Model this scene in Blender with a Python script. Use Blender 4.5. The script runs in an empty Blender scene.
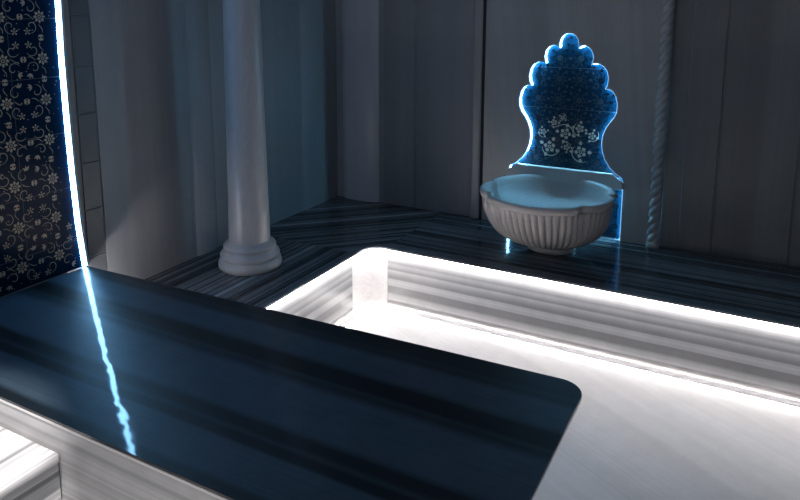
import bpy, bmesh, math, random
from mathutils import Vector, Matrix
random.seed(7)
S = bpy.context.scene
C = S.collection
PI = math.pi

# ---------------------------------------------------------------- camera
cd = bpy.data.cameras.new('camera')
cam = bpy.data.objects.new('camera', cd); C.objects.link(cam)
cd.sensor_fit = 'HORIZONTAL'; cd.sensor_width = 36
cd.lens = 690 / 800 * 36
cd.shift_x = 10 / 800          # principal point (390,125): the picture is the lower part of a taller frame
cd.shift_y = -125 / 800
cd.clip_start = 0.02
cam.location = (0, 0, 1.65)
cam.rotation_euler = (math.radians(90 - 9.7), 0, math.radians(28.8))
S.camera = cam

# ---------------------------------------------------------------- view, world, large lights
S.view_settings.view_transform = 'Standard'
S.view_settings.look = 'None'
S.view_settings.exposure = 0.0
S.view_settings.gamma = 1.0
S.view_settings.use_curve_mapping = False
w = bpy.data.worlds.new('world'); S.world = w; w.use_nodes = True
w.node_tree.nodes['Background'].inputs[0].default_value = (0.55, 0.75, 1.0, 1)
w.node_tree.nodes['Background'].inputs[1].default_value = 0.09

def area(name, loc, target, sx, sy, power, col):
    l = bpy.data.lights.new(name, 'AREA'); l.shape = 'RECTANGLE'; l.size = sx; l.size_y = sy
    l.energy = power; l.color = col
    o = bpy.data.objects.new(name, l); C.objects.link(o); o.location = loc
    o.rotation_euler = (Vector(target) - Vector(loc)).to_track_quat('-Z', 'Y').to_euler()
    return o
def spot(name, loc, target, power, col, angle, blend=0.4, rad=0.03):
    l = bpy.data.lights.new(name, 'SPOT'); l.energy = power; l.color = col
    l.spot_size = math.radians(angle); l.spot_blend = blend; l.shadow_soft_size = rad
    o = bpy.data.objects.new(name, l); C.objects.link(o); o.location = loc
    o.rotation_euler = (Vector(target) - Vector(loc)).to_track_quat('-Z', 'Y').to_euler()
    return o
area('blue_fill_light', (-2.35, 1.3, 2.45), (-2.0, 2.3, 0.9), 0.25, 1.4, 6.5, (0.22, 0.46, 1.0))  # unseen blue fill, added to tint the column and slab
area('room_light', (0.6, -1.2, 2.3), (-1.2, 3.2, 0.8), 1.6, 0.8, 5.2, (0.88, 0.90, 1.0))
area('plinth_fill_light', (-1.0, 0.15, 0.22), (-1.0, 3.0, 0.25), 1.6, 0.04, 4.2, (1.0, 0.94, 0.93))  # unseen low strip, added to light the platform's front face
spot('step_fill_spot', (-1.25, 0.45, 2.5), (-1.90, 0.78, 0.42), 400, (1.0, 0.94, 0.93), 24, 0.5)  # unseen spot, added to brighten the near step

# ---------------------------------------------------------------- materials
def lin(c):
    return tuple(((v / 255) / 12.92 if v / 255 <= 0.04045 else ((v / 255 + 0.055) / 1.055) ** 2.4) for v in c)
def new_mat(name):
    m = bpy.data.materials.new(name); m.use_nodes = True
    nt = m.node_tree; b = nt.nodes['Principled BSDF']
    return m, nt, b
def plain(name, col, rough=0.5, spec=0.5):
    m, nt, b = new_mat(name)
    b.inputs['Base Color'].default_value = (*col, 1); b.inputs['Roughness'].default_value = rough
    b.inputs['Specular IOR Level'].default_value = spec
    n = nt.nodes.new('ShaderNodeTexNoise'); n.inputs['Scale'].default_value = 40; n.inputs['Detail'].default_value = 4
    h = nt.nodes.new('ShaderNodeHueSaturation'); h.inputs['Color'].default_value = (*col, 1)
    mr = nt.nodes.new('ShaderNodeMapRange'); mr.inputs[3].default_value = 0.8; mr.inputs[4].default_value = 1.2
    nt.links.new(n.outputs['Fac'], mr.inputs[0]); nt.links.new(mr.outputs[0], h.inputs['Value'])
    nt.links.new(h.outputs[0], b.inputs['Base Color'])
    return m
def emit(name, col, s):
    m, nt, b = new_mat(name)
    b.inputs['Base Color'].default_value = (0.8, 0.8, 0.8, 1)
    b.inputs['Emission Color'].default_value = (*col, 1); b.inputs['Emission Strength'].default_value = s
    return m
def stripes(name, axis, stops, a=0.0, b=1.0, rnd=None, rough=0.15, warp=0.012, streak=0.25, spec=0.5, bump=None, wscale=1.2, gain=1.0, coat=None):
    """Banded marble; axis is the direction across the bands. stops in metres along axis, or rnd=frequency for free banding."""
    m, nt, bs = new_mat(name); L = nt.links.new; N = nt.nodes.new
    tc = N('ShaderNodeTexCoord')
    dot = N('ShaderNodeVectorMath'); dot.operation = 'DOT_PRODUCT'
    L(tc.outputs['Object'], dot.inputs[0]); dot.inputs[1].default_value = axis
    ns = N('ShaderNodeTexNoise'); ns.inputs['Scale'].default_value = wscale; ns.inputs['Detail'].default_value = 2
    L(tc.outputs['Object'], ns.inputs['Vector'])
    mw = N('ShaderNodeMath'); mw.operation = 'MULTIPLY_ADD'; L(ns.outputs['Fac'], mw.inputs[0])
    mw.inputs[1].default_value = warp * 2; mw.inputs[2].default_value = -warp
    v = N('ShaderNodeMath'); v.operation = 'ADD'; L(dot.outputs['Value'], v.inputs[0]); L(mw.outputs[0], v.inputs[1])
    rp = N('ShaderNodeValToRGB'); cr = rp.color_ramp
    if rnd:
        n1 = N('ShaderNodeTexNoise'); n1.noise_dimensions = '1D'; n1.inputs['Scale'].default_value = rnd
        n1.inputs['Detail'].default_value = 3; n1.inputs['Roughness'].default_value = 0.65
        L(v.outputs[0], n1.inputs['W']); L(n1.outputs['Fac'], rp.inputs[0])
        st = stops
    else:
        mr = N('ShaderNodeMapRange'); mr.inputs[1].default_value = a; mr.inputs[2].default_value = b
        L(v.outputs[0], mr.inputs[0]); L(mr.outputs[0], rp.inputs[0])
        st = [((p - a) / (b - a), c) for p, c in stops]
    while len(cr.elements) < len(st): cr.elements.new(0.5)
    for e, (p, c) in zip(cr.elements, sorted(st)): e.position = min(1, max(0, p)); e.color = (*[min(1, x * gain) for x in c], 1)
    n2 = N('ShaderNodeTexNoise'); n2.noise_dimensions = '1D'; n2.inputs['Scale'].default_value = 90; n2.inputs['Detail'].default_value = 3
    L(v.outputs[0], n2.inputs['W'])
    n3 = N('ShaderNodeTexNoise'); n3.inputs['Scale'].default_value = 14; n3.inputs['Detail'].default_value = 5
    L(tc.outputs['Object'], n3.inputs['Vector'])
    ad = N('ShaderNodeMath'); ad.operation = 'ADD'; L(n2.outputs['Fac'], ad.inputs[0]); L(n3.outputs['Fac'], ad.inputs[1])
    m2 = N('ShaderNodeMapRange'); m2.inputs[1].default_value = 0.6; m2.inputs[2].default_value = 1.4
    m2.inputs[3].default_value = 1 - streak; m2.inputs[4].default_value = 1 + streak; L(ad.outputs[0], m2.inputs[0])
    hs = N('ShaderNodeHueSaturation'); L(rp.outputs[0], hs.inputs['Color']); L(m2.outputs[0], hs.inputs['Value'])
    L(hs.outputs[0], bs.inputs['Base Color'])
    bs.inputs['Roughness'].default_value = rough; bs.inputs['Specular IOR Level'].default_value = spec
    if coat:
        bs.inputs['Coat Weight'].default_value = coat[0]; bs.inputs['Coat Roughness'].default_value = coat[1]
    if bump:   # gently uneven, hand-honed face: (slope vector, ripple height, ripple scale)
        slope, rip, rsc = bump
        d2 = N('ShaderNodeVectorMath'); d2.operation = 'DOT_PRODUCT'; L(tc.outputs['Object'], d2.inputs[0]); d2.inputs[1].default_value = slope
        n4 = N('ShaderNodeTexNoise'); n4.inputs['Scale'].default_value = rsc; n4.inputs['Detail'].default_value = 1
        L(tc.outputs['Object'], n4.inputs['Vector'])
        m4 = N('ShaderNodeMath'); m4.operation = 'MULTIPLY_ADD'; L(n4.outputs['Fac'], m4.inputs[0]); m4.inputs[1].default_value = rip
        L(d2.outputs['Value'], m4.inputs[2])
        bp = N('ShaderNodeBump'); bp.inputs['Distance'].default_value = 1.0; bp.inputs['Strength'].default_value = 1.0
        L(m4.outputs[0], bp.inputs['Height']); L(bp.outputs[0], bs.inputs['Normal']); L(bp.outputs[0], bs.inputs['Coat Normal'])
    return m

def g(v, t=(1.0, 1.0, 1.0)): return (v * t[0], v * t[1], v * t[2])
cool = (0.94, 0.98, 1.05)
BAND = [(0.34, g(.02, cool)), (0.41, g(.07, cool)), (0.45, g(.02, cool)), (0.52, g(.17, cool)), (0.58, g(.05, cool)), (0.66, g(.26, cool))]
M = {}
M['bench_x'] = stripes('banded_marble_along_wall', (0, 1, 0), BAND, rnd=11, rough=0.12, streak=0.2, spec=0.3)
M['bench_y'] = stripes('banded_marble_left_bench', (1, 0, 0), BAND, rnd=11, rough=0.15, streak=0.2, spec=0.3)
M['bench_d'] = stripes('banded_marble_corner', (0.707, -0.707, 0), BAND, rnd=11, rough=0.12, streak=0.2, spec=0.3)
FB = [(0.0, g(.42)), (.04, g(.30)), (.05, g(.62)), (.075, g(.45)), (.09, g(.24)), (.125, g(.26)), (.132, g(.52)), (.165, g(.58)), (.172, g(.26)), (.19, g(.36)),
      (.215, g(.60)), (.225, g(.32)), (.25, g(.60)), (.262, g(.40)), (.29, g(.66)), (.33, g(.78))]
M['face'] = stripes('banded_white_marble_face', (0, 0, 1), FB, a=0, b=.35, rough=0.3, warp=0.006, streak=0.12)
M['white'] = plain('white_marble', (.92, .90, .89), 0.35)
M['column'] = plain('grey_white_marble', (.33, .33, .34), 0.35)
M['basin'] = plain('carved_marble', (.42, .39, .37), 0.45)
dk = (0.62, 1.0, 1.35)
SB = [(1.06, .006), (1.10, .007), (1.12, .050), (1.235, .060), (1.245, .006), (1.272, .004), (1.285, .030), (1.305, .004), (1.335, .006), (1.36, .06), (1.54, .062),
      (1.575, .012), (1.595, .026), (1.61, .003), (1.67, .003), (1.70, .052), (1.80, .055), (1.83, .010), (1.85, .018), (1.87, .006), (1.96, .006)]
M['slab'] = stripes('polished_dark_banded_marble', (0, 1, 0), [(p - 1.45, g(v, dk)) for p, v in SB], a=1.06 - 1.45, b=1.96 - 1.45, rough=0.46, coat=(0.45, 0.05), gain=1.25, spec=0.3, warp=0.012, streak=0.2,
                    bump=((0.100, 0.054, 0), 0.0008, 14.0))
M['plinth'] = stripes('banded_grey_marble_plinth', (0, 0, 1), [(0.3, g(.30)), (.45, g(.52)), (.55, g(.40)), (.7, g(.62))], rnd=12, rough=0.35, streak=0.12)
M['edge'] = plain('lit_edge_marble', (.75, .73, .72), 0.3)
M['step_top'] = stripes('banded_white_marble_step', (1, 0, 0), [(0.36, g(.28)), (.43, g(.62)), (.5, g(.45)), (.58, g(.85))], rnd=15, rough=0.3, streak=0.1)
M['step_side'] = stripes('banded_white_marble_step_side', (0, 0, 1), [(0.36, g(.25)), (.43, g(.6)), (.5, g(.45)), (.58, g(.85))], rnd=15, rough=0.3, streak=0.1)
M['wall_l'] = stripes('veined_grey_marble_left', (0, 1, 0), [(.3, g(.22, cool)), (.5, g(.245, cool)), (.7, g(.27, cool))], rnd=3, rough=0.5, streak=0.06)
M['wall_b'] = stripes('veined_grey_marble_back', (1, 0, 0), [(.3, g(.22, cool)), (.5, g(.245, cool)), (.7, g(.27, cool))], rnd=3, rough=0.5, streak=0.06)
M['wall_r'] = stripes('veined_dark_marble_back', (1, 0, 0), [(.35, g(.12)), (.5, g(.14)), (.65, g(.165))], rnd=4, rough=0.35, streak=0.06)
M['panel'] = stripes('veined_pale_marble_panel', (1, 0, 0.1), [(.35, g(.25)), (.5, g(.28)), (.65, g(.31))], rnd=4, rough=0.3, streak=0.06)
M['strip_stone'] = plain('dark_grey_marble_blocks', (.09, .095, .105), 0.4)
M['pilaster'] = stripes('pale_veined_marble_pilaster', (1, 0, 0), [(.3, g(.36, cool)), (.7, g(.42, cool))], rnd=3, rough=0.3, streak=0.05)
M['ceil'] = plain('painted_ceiling', (.35, .36, .38), 0.8)
M['floor'] = stripes('pale_marble_floor', (0.5, 0.86, 0), [(.3, (.74, .72, .71)), (.45, (.80, .78, .77)), (.6, (.84, .82, .81))], rnd=4, rough=0.45, warp=.05, streak=0.06)
M['dark'] = plain('gap_shadow', (.01, .01, .012), 0.7)
M['led'] = emit('white_light_strip', (1.0, .95, .94), 29)
M['led_low'] = emit('white_light_strip_low', (1.0, .95, .94), 24)
M['led_under'] = emit('hidden_light_strip', (1.0, .94, .93), 60)
M['led_blue'] = emit('blue_light_strip', (.24, .58, 1.0), 34)
M['reveal_glow'] = emit('niche_reveal_glow', (.40, .66, 1.0), 1.6)
M['led_back'] = emit('niche_back_light', (.20, .62, 1.0), 120)
M['glaze_dark'] = plain('dark_blue_glaze', (.003, .014, .036), 0.2, 0.06)
M['glaze_blue'] = plain('blue_glaze', (.002, .019, .038), 0.15, 0.2)
M['glaze_grey'] = plain('grey_glaze', (.05, .06, .07), 0.25, .2)
M['glaze_gold'] = plain('beige_glaze', (.36, .32, .25), 0.3)
M['glaze_ink'] = plain('black_glaze', (.003, .004, .008), 0.25)
M['grout'] = plain('pale_grout', (.05, .07, .10), 0.7)

# ---------------------------------------------------------------- helpers
def bx(bm, x0, x1, y0, y1, z0, z1, mi=0):
    vs = [bm.verts.new(p) for p in ((x0, y0, z0), (x1, y0, z0), (x1, y1, z0), (x0, y1, z0), (x0, y0, z1), (x1, y0, z1), (x1, y1, z1), (x0, y1, z1))]
    for f in ((0, 3, 2, 1), (4, 5, 6, 7), (0, 1, 5, 4), (1, 2, 6, 5), (2, 3, 7, 6), (3, 0, 4, 7)):
        bm.faces.new([vs[i] for i in f]).material_index = mi
def prism(bm, pts, z0, z1, plane='xy', mi=0):
    """extrude a 2D polygon; plane xy: along z; xz: pts (x,z), extruded along y"""
    P = (lambda p, d: (p[0], p[1], d)) if plane == 'xy' else (lambda p, d: (p[0], d, p[1])) if plane == 'xz' else (lambda p, d: (d, p[0], p[1]))
    a = [bm.verts.new(P(p, z0)) for p in pts]; b = [bm.verts.new(P(p, z1)) for p in pts]
    fs = [bm.faces.new(a), bm.faces.new(b)]
    for i in range(len(pts)):
        j = (i + 1) % len(pts); fs.append(bm.faces.new((a[i], a[j], b[j], b[i])))
    for f in fs: f.material_index = mi
    bmesh.ops.recalc_face_normals(bm, faces=fs)
    bmesh.ops.triangulate(bm, faces=fs[:2], ngon_method='EAR_CLIP')
def lathe(bm, prof, cx=0, cy=0, n=48, radf=None, mi=0, clampy=None):
    rings = []
    for k, (r, z) in enumerate(prof):
        ring = []
        for i in range(n):
            t = 2 * PI * i / n; rr = r if radf is None else radf(r, z, t, k)
            x, y = (rr, rr) if not isinstance(rr, tuple) else rr
            X, Y = cx + x * math.cos(t), cy + y * math.sin(t)
            if clampy is not None: Y = min(Y, clampy)
            ring.append(bm.verts.new((X, Y, z)))
        rings.append(ring)
    for a, b in zip(rings, rings[1:]):
        for i in range(n):
            j = (i + 1) % n; bm.faces.new((a[i], a[j], b[j], b[i])).material_index = mi
    bm.faces.new(rings[0][::-1]).material_index = mi; bm.faces.new(rings[-1]).material_index = mi
def obj(name, bm, mats, parent=None, smooth=False, bevel=0, seg=2, merge=False):
    me = bpy.data.meshes.new(name)
    if parent is not None: bmesh.ops.translate(bm, verts=bm.verts, vec=-Vector(parent.location))
    bm.to_mesh(me); bm.free()
    for m in (mats if isinstance(mats, (list, tuple)) else [mats]): me.materials.append(M[m])
    o = bpy.data.objects.new(name, me); C.objects.link(o)
    if parent is not None: o.parent = parent
    if smooth:
        for p in me.polygons: p.use_smooth = True
        me.set_sharp_from_angle(angle=math.radians(50))
    if bevel:
        b = o.modifiers.new('bevel', 'BEVEL'); b.width = bevel; b.segments = seg; b.limit_method = 'ANGLE'; b.angle_limit = math.radians(40)
        for p in me.polygons: p.use_smooth = True
        me.set_sharp_from_angle(angle=math.radians(40))
    return o
def sub(name, bm, mats, parent, part, **k):
    """a sub-part under a part (the part's origin is its thing's base)"""
    bmesh.ops.translate(bm, verts=bm.verts, vec=-Vector(part.location))
    o = obj(name, bm, mats, None, **k); bmesh_off = -Vector(parent.location)
    for v in o.data.vertices: v.co += bmesh_off
    o.parent = part
    return o
def thing(name, label, cat, loc, group=None):
    o = bpy.data.objects.new(name, None); C.objects.link(o); o.location = loc; o.empty_display_size = 0.1
    o['label'] = label; o['category'] = cat; o['kind'] = 'thing'
    if group: o['group'] = group
    bpy.context.view_layer.update()
    return o
def struct(name, bm, mats, **k):
    o = obj(name, bm, mats, None, **k); o['kind'] = 'structure'; return o
def box_obj(name, b, mat, parent=None, **k):
    bm = bmesh.new(); bx(bm, *b); return obj(name, bm, mat, parent, **k)
def box_struct(name, b, mat, **k):
    o = box_obj(name, b, mat, **k); o['kind'] = 'structure'; return o

XW, YW, ZC = -2.57, 3.92, 2.60
# ---------------------------------------------------------------- the room
bm = bmesh.new(); bx(bm, XW - .15, 1.6, -1.6, YW + .15, -.1, 0)
struct('floor', bm, 'floor')
box_struct('ceiling', (XW - .15, 1.6, -1.6, YW + .15, ZC, ZC + .1), 'ceil')
box_struct('wall_left', (XW - .15, XW, -1.6, YW + .15, 0, ZC), 'wall_l')
bm = bmesh.new()
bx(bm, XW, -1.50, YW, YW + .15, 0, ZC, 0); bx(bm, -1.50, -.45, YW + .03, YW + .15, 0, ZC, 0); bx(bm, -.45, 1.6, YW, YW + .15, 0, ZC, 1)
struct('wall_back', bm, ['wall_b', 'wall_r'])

# stone strip beside the blue light, with joints between its blocks
bm = bmesh.new()
z = .36; k = 0
hs = [.20, .215, .21, .215, .205, .215, .21, .215, .21, .215, .21]
for h in hs:
    if z >= ZC - .01: break
    z1 = min(z + h, ZC); bx(bm, XW, XW + .006, 1.905, 1.995, z, z1 - .004); z = z1
struct('trim_1', bm, 'strip_stone', bevel=.0015)
box_struct('trim_2', (XW, XW + .005, 2.00, 2.535, .35, ZC), 'wall_l', bevel=.003)
def round_pilaster(name, pts, z0, z1, mat):
    bm = bmesh.new(); prism(bm, pts, z0, z1); return struct(name, bm, mat, smooth=True)
# pilaster on the left wall behind the column, soft-edged
def bulge_x(x, y0, y1, d, n=12): return [(x, y0)] + [(x + d * math.sin(PI * i / n) ** .5, y0 + (y1 - y0) * i / n) for i in range(1, n)] + [(x, y1)]
def bulge_y(y, x0, x1, d, n=12): return [(x0, y)] + [(x0 + (x1 - x0) * i / n, y - d * math.sin(PI * i / n) ** .5) for i in range(1, n)] + [(x1, y)]
round_pilaster('trim_3', bulge_x(XW, 2.56, 2.72, .012), .35, ZC, 'wall_l')
round_pilaster('trim_4', bulge_x(XW, 3.52, 3.80, .010), .35, ZC, 'wall_l')
round_pilaster('trim_5', bulge_y(YW, -2.52, -2.24, .035), .35, ZC, 'pilaster')
round_pilaster('trim_6', bulge_y(YW, -2.20, -1.98, .008), .35, ZC, 'wall_b')
bm = bmesh.new(); bx(bm, -1.96, -1.57, YW - .014, YW, .35, ZC); struct('trim_7', bm, 'wall_b', bevel=.004)
box_struct('trim_8', (-1.562, -1.502, YW - .05, YW, .35, ZC), 'panel', bevel=.012, seg=3)
box_struct('trim_9', (-1.5015, -1.4842, 3.873, YW + .03, .35, ZC), 'dark')  # solid dark strip painted as the shade in the gap
bm = bmesh.new()
for x0, x1 in ((-.36, -.20), (-.19, .16), (.17, .62), (.63, 1.2)): bx(bm, x0, x1, YW - .006, YW, .35, ZC)
struct('trim_10', bm, 'wall_r', bevel=.002)

# ---------------------------------------------------------------- floral tile relief
def ribbon(bm, pts, w, th, place, mi, taper=True):
    n = len(pts); L = []; R = []
    for i, (x, y) in enumerate(pts):
        a = pts[max(0, i - 1)]; b = pts[min(n - 1, i + 1)]
        dx, dy = b[0] - a[0], b[1] - a[1]; d = math.hypot(dx, dy) or 1
        ww = w * (0.35 + 0.65 * math.sin(PI * (i + .3) / (n - .4))) if taper else w
        L.append((x - dy / d * ww, y + dx / d * ww)); R.append((x + dy / d * ww, y - dx / d * ww))
    vl = [bm.verts.new(place(p, th)) for p in L]; vr = [bm.verts.new(place(p, th)) for p in R]
    for i in range(n - 1): bm.faces.new((vl[i], vl[i + 1], vr[i + 1], vr[i])).material_index = mi
def petal(bm, cx, cy, a, r0, r1, w, th, place, mi):
    pts = []
    for i in range(9):
        t = i / 8; r = r0 + (r1 - r0) * t; pts.append((r, w * math.sin(PI * t ** .8)))
    pts += [(r, -h) for r, h in pts[-2:0:-1]]
    ca, sa = math.cos(a), math.sin(a)
    vs = [bm.verts.new(place((cx + x * ca - y * sa, cy + x * sa + y * ca), th)) for x, y in pts]
    bm.faces.new(vs).material_index = mi
def flower(bm, cx, cy, R, place, mi, n=8, th=.0012, ph=0.0, fat=.20):
    for k in range(n): petal(bm, cx, cy, ph + 2 * PI * k / n, R * .38, R, R * fat, th, place, mi)
    pts = [(cx + R * .22 * math.cos(t * PI / 6), cy + R * .22 * math.sin(t * PI / 6)) for t in range(13)]
    ribbon(bm, pts, R * .07, th, place, mi, False)
def spiral(cx, cy, r0, r1, a0, turns, n=22, sx=1):
    return [(cx + sx * (r0 + (r1 - r0) * i / n) * math.cos(a0 + turns * 2 * PI * i / n), cy + (r0 + (r1 - r0) * i / n) * math.sin(a0 + turns * 2 * PI * i / n)) for i in range(n + 1)]
def arabesque(bm, place, inside, u0, u1, v0, v1, s, mi, mif=None, k=1.0):
    """repeating scrollwork: flowers, spiral tendrils and leaves in cells of side s"""
    mif = mi if mif is None else mif
    nu = int(math.ceil((u1 - u0) / s)); nv = int(math.ceil((v1 - v0) / s))
    for i in range(nu):
        for j in range(nv):
            cx, cy = u0 + (i + .5) * s, v0 + (j + .5) * s
            items = []
            fx = 1 if (i + j) % 2 else -1
            def ok(x, y, r): return inside(x, y, r)
            if ok(cx, cy, s * .17): flower(bm, cx, cy, s * .16, place, mif, 8)
            for qx, qy in ((-1, -1), (1, -1), (1, 1), (-1, 1)):
                x, y = cx + qx * s * .34, cy + qy * s * .34
                if ok(x, y, s * .12):
                    if qx * qy * fx > 0: flower(bm, x, y, s * .095, place, mi, 5, ph=.3)
                    else:
                        for a in range(3): petal(bm, x, y, a * .7 + (1.1 if qx > 0 else 2.6) * qy, 0.0, s * .13, s * .024, .0012, place, mi)
                x, y = cx + qx * s * .24, cy + qy * s * .22
                if ok(x, y, s * .22):
                    ribbon(bm, spiral(x, y, s * .03, s * .17, .5 * qy, .85 * qx * qy * fx, sx=qx), s * .010 * k, .001, place, mi)
            for a in range(4):
                t = a * PI / 2 + PI / 4 * 0
                x, y = cx + math.cos(t) * s * .42, cy + math.sin(t) * s * .42
                if ok(x, y, s * .12):
                    for dd in (-.8, 0, .8): petal(bm, x, y, t + dd, s * .01, s * .10, s * .022, .0012, place, mi)
                    ribbon(bm, [(cx + math.cos(t) * s * r + math.sin(t) * s * .06 * math.sin(r * 14), cy + math.sin(t) * s * r + math.cos(t) * s * .06 * math.sin(r * 14)) for r in (.18, .22, .26, .3, .34, .38)], s * .009 * k, .001, place, mi)
            rnd = random.Random(i * 31 + j)
            for q in range(10):
                x, y = cx + rnd.uniform(-.48, .48) * s, cy + rnd.uniform(-.48, .48) * s
                if ok(x, y, s * .04): petal(bm, x, y, rnd.uniform(0, 6.28), 0, s * .035, s * .012, .0014, place, mi)

# tiled wall panel on the left, with its bowed light strip
BOW = [(.53, 1.8725), (.73, 1.854), (.98, 1.844), (1.22, 1.8395), (1.45, 1.838), (1.68, 1.843), (1.9, 1.851), (2.61, 1.872)]
def bow(z):      # the lit edge is gently bowed
    for (a, ya), (b, yb) in zip(BOW, BOW[1:]):
        if a <= z <= b: return ya + (yb - ya) * (z - a) / (b - a)
    return 1.872
tp = thing('tile_panel', 'dark navy floral tile wall panel left of the blue light strip', 'tile panel', (XW, 1.2, .53))
bm = bmesh.new()
zs = [.535 + i * (ZC - .54) / 40 for i in range(41)]
prism(bm, [(.55, .535), *[(bow(z) - .009, z) for z in zs], (.55, ZC - .005)], XW + .001, XW + .014, 'yz')
for i in range(6):
    for j in range(9):
        pass
z = .66
while z < ZC:
    ymax = bow(z) - .011; bx(bm, XW + .010, XW + .0144, .56, ymax, z, z + .0022, 2); z += .236
y = 1.62
while y > .56: bx(bm, XW + .010, XW + .0143, y, y + .0018, .54, ZC - .01, 2); y -= .236
arabesque(bm, lambda p, h: (XW + .0142 + h, p[0], p[1]), lambda x, y, r: y - r > .54 and y + r < ZC and x + r < bow(y) - .02 and x - r > .56,
          .52, 1.95, .54, 2.6, .165, 1, k=.9)
obj('tiles', bm, ['glaze_dark', 'glaze_gold', 'grout'], tp)
bm = bmesh.new()
prism(bm, [(bow(z) - .006, z) for z in zs] + [(bow(z) + .007, z) for z in zs[::-1]], XW + .001, XW + .023, 'yz')
obj('light_strip', bm, 'led_blue', tp)
bm = bmesh.new()
prism(bm, [(bow(z) + .010, z) for z in zs] + [(bow(z) + .022, z) for z in zs[::-1]], XW + .001, XW + .023, 'yz')
obj('edge_trim', bm, 'column', tp)

# ---------------------------------------------------------------- benches round the walls
def arc(cx, cy, r, a0, a1, n=8): return [(cx + r * math.cos(math.radians(a0 + (a1 - a0) * i / n)), cy + r * math.sin(math.radians(a0 + (a1 - a0) * i / n))) for i in range(n + 1)]
B = .35
bench = thing('marble_bench', 'built-in L-shaped dark banded marble bench along the back and left walls, lit underneath', 'bench', (-1.0, 3.5, 0))
XF, YF = -1.86, 3.16        # front edges
bm = bmesh.new(); prism(bm, [(XW + .002, 1.84), (XF, 1.84), (XF, 2.985), (XF, 3.07), (XW + .002, 3.07)][0:2] + [(XF - .0, 3.0)] + [(XW + .002, 3.0)], B - .012, B)
obj('left_top', bm, 'bench_y', bench)
# corner stone with a rounded inner corner
cpts = [(XW + .002, 3.0015), (XF, 3.0015)] + [(XF + .09 - .09 * math.cos(t * PI / 16), 3.07 + .09 * math.sin(t * PI / 16)) for t in range(9)] + [(-1.765, YW - .002), (XW + .002, YW - .002)]
bm = bmesh.new(); prism(bm, cpts, B - .012, B); obj('corner_top', bm, 'bench_d', bench)
bm = bmesh.new(); bx(bm, -1.7635, 1.6, YF, YW - .001, B - .012, B); obj('back_top', bm, 'bench_x', bench)
# faces, set back a little below the tops
F = .012
bm = bmesh.new(); bx(bm, XW + .002, XF - F, 1.84, 2.985, 0, B - .012); obj('left_face', bm, 'face', bench)
fp = [(XW + .002, 2.986), (XF - F, 2.986), (XF - F, 2.99)] + [(XF + .10 - (.10 + F) * math.cos(t * PI / 16), 3.06 + .0 + (.10 + F) * math.sin(t * PI / 16)) for t in range(9)] + [(-1.758, YW - .002), (XW + .002, YW - .002)]
bm = bmesh.new(); prism(bm, fp, 0, B - .012); o = obj('corner_face', bm, 'white', bench, smooth=True); o['label'] = 'plain white curved corner piece'
bm = bmesh.new(); bx(bm, -1.757, 1.6, YF + F, YW - .002, 0, B - .012); obj('back_face', bm, 'face', bench)
# strips of light under the tops and along the foot
def path_strip(pts, off0, off1, z0, z1):
    """pts = polyline of the front edge; offsets measured into the pool side"""
    bm = bmesh.new(); n = len(pts); A = []
    for i, p in enumerate(pts):
        a = Vector(pts[max(0, i - 1)]); b = Vector(pts[min(n - 1, i + 1)]); d = (b - a).normalized(); nrm = Vector((d.y, -d.x))
        q0 = Vector(p) + nrm * off0; q1 = Vector(p) + nrm * off1
        A.append([bm.verts.new((q0.x, q0.y, z0)), bm.verts.new((q1.x, q1.y, z0)), bm.verts.new((q1.x, q1.y, z1)), bm.verts.new((q0.x, q0.y, z1))])
    for a, b in zip(A, A[1:]):
        for k in range(4): bm.faces.new((a[k], a[(k + 1) % 4], b[(k + 1) % 4], b[k]))
    bm.faces.new(A[0]); bm.faces.new(A[-1][::-1])
    bmesh.ops.recalc_face_normals(bm, faces=bm.faces)
    return bm
edge = [(XF, 1.85), (XF, 2.97)] + [(XF + .10 - .10 * math.cos(t * PI / 16), 3.06 + .10 * math.sin(t * PI / 16)) for t in range(9)] + [(-1.70, YF), (1.59, YF)]
o = obj('upper_light_strip', path_strip(edge, -.011, .001, B - .026, B - .013), 'led', bench); o['label'] = 'thin white line of light under the stone edge'
obj('skirting', path_strip(edge, .010, .046, .012, .022), 'white', bench)
o = obj('lower_light_strip', path_strip(edge, .034, .040, .001, .011), 'led_low', bench); o['label'] = 'thin white line of light along the foot'

# ---------------------------------------------------------------- central heated stone
SX, SY = -1.45, 1.45
slab = thing('navel_stone', 'large polished dark banded marble platform in the foreground', 'platform', (SX, SY, 0))
bm = bmesh.new()
sp = [(XW + .002, 1.075), (-.402, 1.075)]
yb0, yb1 = 1.885, 1.962
sp = [(XW + .018, 1.075)] + arc(-.402 - .03, 1.075 + .03, .03, -90, 0, 6) + arc(-.402 - .075, yb1 - .075, .075, 0, 88, 8) + [(XW + .018, yb0)]
prism(bm, sp, .521, .53)
obj('top_slab', bm, 'slab', slab, bevel=.003, seg=3)
bm = bmesh.new(); prism(bm, sp, .512, .5205); o = obj('lit_edge_band', bm, 'edge', slab, bevel=.002, seg=2); o['label'] = 'edge of the dark top, coloured pale as if lit'  # pale colour painted for the light caught by the slab edge
bm = bmesh.new(); bx(bm, XW + .002, -.62, 1.078, 1.80, 0, .512); obj('plinth', bm, 'plinth', slab)
bm = bmesh.new(); bx(bm, -2.55, -2.30, 1.80, 1.812, .44, .455); o = obj('light_strip', bm, 'led_under', slab)
o['label'] = 'hidden white strip of light under the back edge'

# ---------------------------------------------------------------- near step bench, lower left
st = thing('marble_step', 'brightly lit white banded marble step bench at lower left against the dark platform', 'step', (-2.1, .5, 0))
bm = bmesh.new(); bx(bm, XW + .002, -1.625, -1.2, 1.074, .405, .44); obj('step_top', bm, 'step_top', st, bevel=.014, seg=4)
bm = bmesh.new(); bx(bm, XW + .002, -1.643, -1.2, 1.074, 0, .404); obj('step_side', bm, 'step_side', st)

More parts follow.
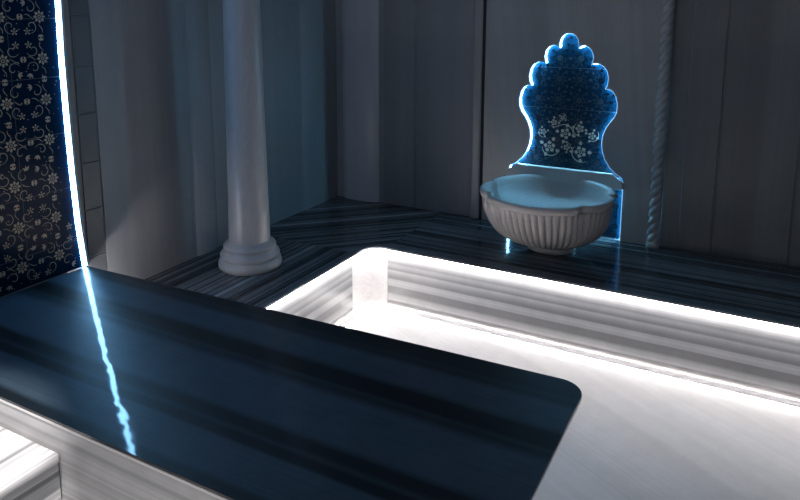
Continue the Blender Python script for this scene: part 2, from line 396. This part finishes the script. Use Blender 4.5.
# ---------------------------------------------------------------- column
col = thing('marble_column', 'round pale marble column standing on the left bench', 'column', (-2.243, 2.60, B))
CX, CY = col.location.x, col.location.y
bm = bmesh.new()
prof = [(.150, .350), (.158, .358), (.160, .372), (.157, .388), (.148, .398), (.146, .402), (.150, .408), (.150, .420), (.145, .430), (.134, .436), (.131, .446), (.128, .450), (.132, .456), (.132, .466), (.125, .475), (.112, .482), (.106, .492)]
lathe(bm, prof, CX, CY, 64); obj('base', bm, 'column', col, smooth=True)
bm = bmesh.new(); lathe(bm, [(.104, .490)] + [((.104 - .024 * (i / 12) ** .8), .49 + 1.9 * i / 12) for i in range(1, 13)], CX, CY, 64); obj('shaft', bm, 'column', col, smooth=True)
bm = bmesh.new(); lathe(bm, [(.081, 2.388), (.105, 2.395), (.107, 2.41), (.10, 2.42), (.11, 2.45), (.14, 2.51), (.15, 2.53), (.15, 2.56)], CX, CY, 64)
bx(bm, CX - .16, CX + .16, CY - .16, CY + .16, 2.555, 2.598); obj('capital', bm, 'column', col, smooth=True)

# ---------------------------------------------------------------- niche with scalloped tiles
NX = -.990
half = [(0, 1.507), (.020, 1.504), (.038, 1.492), (.051, 1.470), (.056, 1.444), (.054, 1.424),
        (.068, 1.436), (.090, 1.440), (.114, 1.430), (.132, 1.406), (.139, 1.374), (.131, 1.334),
        (.148, 1.342), (.172, 1.342), (.198, 1.328), (.217, 1.302), (.225, 1.262), (.222, 1.228), (.210, 1.203),
        (.228, 1.206), (.252, 1.194), (.270, 1.166), (.280, 1.122), (.278, 1.080), (.264, 1.046), (.243, 1.018), (.224, .985), (.210, .945), (.206, .900), (.212, .855), (.228, .810), (.252, .772), (.288, .738), (.325, .715), (.333, .690), (.333, .352)]
def side(s, d=0.0): return [(NX + s * (x + (d if x > 0 else 0)), z + (d if z > .36 and z > 1.49 else 0)) for x, z in half]
niche = thing('tiled_niche', 'scalloped niche of blue tiles with glowing edge behind the basin', 'niche', (NX, 3.91, B + .001))
hole = side(-1)[::-1] + side(1)[1:]          # left foot, up, over, down to right foot
bm = bmesh.new()
# frame panel as two halves meeting above the crown, with the cut-out left open
YP0, YP1 = 3.876, 3.905
XL, XR = -1.484, -.50
ZT = ZC - .004
prism(bm, [(XL, .352)] + side(-1)[::-1] + [(NX, ZT), (XL, ZT)], YP0, YP1, 'xz')
prism(bm, [(XR, .352), (XR, ZT), (NX, ZT)] + side(1), YP0, YP1, 'xz')
bmesh.ops.remove_doubles(bm, verts=bm.verts, dist=1e-5)
obj('surround', bm, 'panel', niche)
def inside_niche(x, z, r=0):
    def prof_x(zz):
        if zz > 1.507 or zz < .352: return -1
        for (xa, za), (xb, zb) in zip(half, half[1:]):
            if min(za, zb) <= zz <= max(za, zb) and za != zb: return xa + (xb - xa) * (zz - za) / (zb - za)
        return -1
    return min(prof_x(z + r * .7), prof_x(z - r * .7), prof_x(z)) > abs(x - NX) + r * .8
bm = bmesh.new()
bx(bm, NX - .40, NX + .40, 3.925, 3.945, .352, 1.56, 0)
for k in range(5):
    bx(bm, NX - .40, NX + .40, 3.9246, 3.93, .60 + k * .236, .6018 + k * .236, 3)
pl = lambda p, h: (p[0], 3.9245 - h, p[1])
arabesque(bm, pl, lambda x, y, r: inside_niche(x, y, r * .5) and not inside_niche(x, y, .06), NX - .354, NX + .354, .36, 1.54, .118, 1, k=1.5)
arabesque(bm, pl, lambda x, y, r: inside_niche(x, y, .06), NX - .354, NX + .354, .36, 1.54, .118, 4, k=1.5)
for fx, fz, R in ((-.10, .845, .036), (.08, .83, .036), (-.01, .93, .034), (.07, .965, .026), (-.08, .99, .02), (.14, .93, .024), (-.14, .93, .02), (.0, .85, .02), (-.03, 1.02, .015)):
    flower(bm, NX + fx, fz, R, pl, 2, 5, .0024, ph=fx * 9, fat=.34)
    for a in range(4): petal(bm, NX + fx, fz, a * 1.57 + fx * 20, R * 1.1, R * 1.8, R * .28, .0022, pl, 2)
    ribbon(bm, spiral(NX + fx, fz, R * 1.2, R * 1.7, fx * 30, .45), R * .08, .0023, pl, 2)
obj('tiles', bm, ['glaze_blue', 'glaze_ink', 'glaze_gold', 'grout', 'glaze_grey'], niche)
# glowing strip on the cut-out's reveal, standing for its lit edge
def niche_strip(s, d0=.0004, d1=.0026, y0=3.882, y1=3.900):
    P = side(s); bm = bmesh.new(); n = len(P); A = []
    for i, p in enumerate(P):
        a = Vector(P[max(0, i - 1)]); b = Vector(P[min(n - 1, i + 1)])
        if i == 0: b = Vector((a.x + s, a.y))
        d = (b - a).normalized(); nr = Vector((d.y, -d.x)) * s * -1
        nr = -nr if (nr.x * s) > 0 else nr      # towards the inside
        if i == 0: nr = Vector((0, -1))
        q = Vector(p) + nr * d1; q2 = Vector(p) + nr * d0
        A.append([bm.verts.new((q2.x, y0, q2.y)), bm.verts.new((q.x, y0, q.y)), bm.verts.new((q.x, y1, q.y)), bm.verts.new((q2.x, y1, q2.y))])
    for a, b in zip(A, A[1:]):
        for k in range(4): bm.faces.new((a[k], a[(k + 1) % 4], b[(k + 1) % 4], b[k]))
    bmesh.ops.recalc_face_normals(bm, faces=bm.faces)
    return bm
for s in (-1, 1):
    obj('light_strip', niche_strip(s), 'reveal_glow', niche)
    obj('back_light', niche_strip(s, -.005, -.001, 3.912, 3.9235), 'led_back', niche)

# twisted rope column beside the niche
rope = thing('rope_column', 'slender twisted rope-carved marble column right of the niche', 'column', (-.485, 3.885, B))
bm = bmesh.new()
nz = 420; n = 30; rings = []
for k in range(nz + 1):
    z = .375 + (ZC - .40) * k / nz; ph = z * 2 * PI / .050
    rings.append([bm.verts.new((-.485 + (.022 + .011 * abs(math.cos(1.5 * (2 * PI * i / n) - ph / 2)) ** .7) * math.cos(2 * PI * i / n), 3.885 + (.022 + .011 * abs(math.cos(1.5 * (2 * PI * i / n) - ph / 2)) ** .7) * math.sin(2 * PI * i / n), z)) for i in range(n)])
for a, b in zip(rings, rings[1:]):
    for i in range(n): bm.faces.new((a[i], a[(i + 1) % n], b[(i + 1) % n], b[i]))
obj('shaft', bm, 'panel', rope, smooth=True)
bm = bmesh.new(); lathe(bm, [(.034, .351), (.036, .36), (.034, .372), (.028, .378)], -.485, 3.882, 24); obj('base', bm, 'panel', rope, smooth=True)

# ---------------------------------------------------------------- basin
BX, BY, RZ = -.985, 3.53, .69
basin = thing('marble_basin', 'carved ribbed marble wash basin below the blue tiled niche', 'basin', (BX, 3.58, B))
RX, RY = .358, .360
cusps = [math.radians(a) for a in (-42, -142, 8, 172)]
def lobe(t):
    d = min(abs((t - c + PI) % (2 * PI) - PI) for c in cusps)
    return 1 - .075 * math.exp(-(d / .085) ** 2) - .02 * math.exp(-(d / .3) ** 2)
NSEG = 480
def rimf(r, z, t, k):
    f = lobe(t); return (RX * r * f, RY * r * f)
# lobed rim (outside roll, top, inside edge)
bm = bmesh.new()
def open_lathe(bm, prof, radf, n, cy=BY, clampy=3.874):
    rings = []
    for k, (r, z) in enumerate(prof):
        ring = []
        for i in range(n):
            t = 2 * PI * i / n; x, y = radf(r, z, t, k)
            ring.append(bm.verts.new((BX + x * math.cos(t), min(clampy, cy + y * math.sin(t)), z)))
        rings.append(ring)
    for a, b in zip(rings, rings[1:]):
        for i in range(n):
            j = (i + 1) % n; bm.faces.new((a[i], a[j], b[j], b[i]))
    return rings
rr = open_lathe(bm, [(.955, RZ - .042), (.985, RZ - .036), (1.0, RZ - .02), (.995, RZ - .006), (.98, RZ), (.93, RZ), (.915, RZ - .006), (.905, RZ - .02), (.90, RZ - .05)], rimf, 208)
obj('rim', bm, 'basin', basin, smooth=True)
# body: gadrooned outside, smooth bowl inside
NR = 60
def bodyf(r, z, t, k):
    depth = max(0, min(1, (RZ - .045 - z) / .03)) * max(0, min(1, (z - .40) / .02))
    g_ = 1 - .045 * depth * (1 - abs(math.cos(NR * t / 2)) ** .8)
    L_ = 1 + (lobe(t) - 1) * max(0, (z - .5) / .2)
    return (RX * r * g_ * L_, RY * r * g_ * L_)
outer = []
for i in range(17):
    a = i / 16 * PI / 2
    outer.append(((.33 + .63 * math.sin(a) ** .72), .408 + (RZ - .04 - .408) * (1 - math.cos(a) ** 1.0)))
bm = bmesh.new()
def shift_lathe(bm, prof, radf, n):
    rings = []
    for k, (r, z) in enumerate(prof):
        cy = BY + .05 * max(0, (.62 - z) / .22) * 1.0
        ring = []
        for i in range(n):
            t = 2 * PI * i / n; x, y = radf(r, z, t, k)
            ring.append(bm.verts.new((BX + x * math.cos(t), min(3.874, cy + y * math.sin(t)), z)))
        rings.append(ring)
    for a, b in zip(rings, rings[1:]):
        for i in range(n):
            j = (i + 1) % n; bm.faces.new((a[i], a[j], b[j], b[i]))
    bm.faces.new(rings[0][::-1]); bm.faces.new(rings[-1])
inner = [(.90, RZ - .045), (.88, RZ - .075), (.80, RZ - .115), (.62, RZ - .150), (.40, RZ - .165), (.10, RZ - .170)]
def bf(r, z, t, k): return bodyf(r, z, t, k) if k < len(outer) else (RX * r * lobe(t), RY * r * lobe(t))
shift_lathe(bm, outer + inner, bf, NSEG)
obj('bowl', bm, 'basin', basin, smooth=True)
# foot
bm = bmesh.new(); lathe(bm, [(.128, .351), (.132, .36), (.130, .385), (.122, .392), (.112, .400), (.112, .415)], BX + .015, 3.60, 48); obj('pedestal', bm, 'basin', basin, smooth=True)
# raised back ledge against the wall
bm = bmesh.new(); lp = [(NX - .335, .655), (NX - .335, .692), (NX - .275, .738), (NX + .275, .738), (NX + .335, .692), (NX + .335, .655)]
prism(bm, lp, 3.842, 3.875, 'xz'); obj('back_ledge', bm, 'basin', basin, bevel=.004)
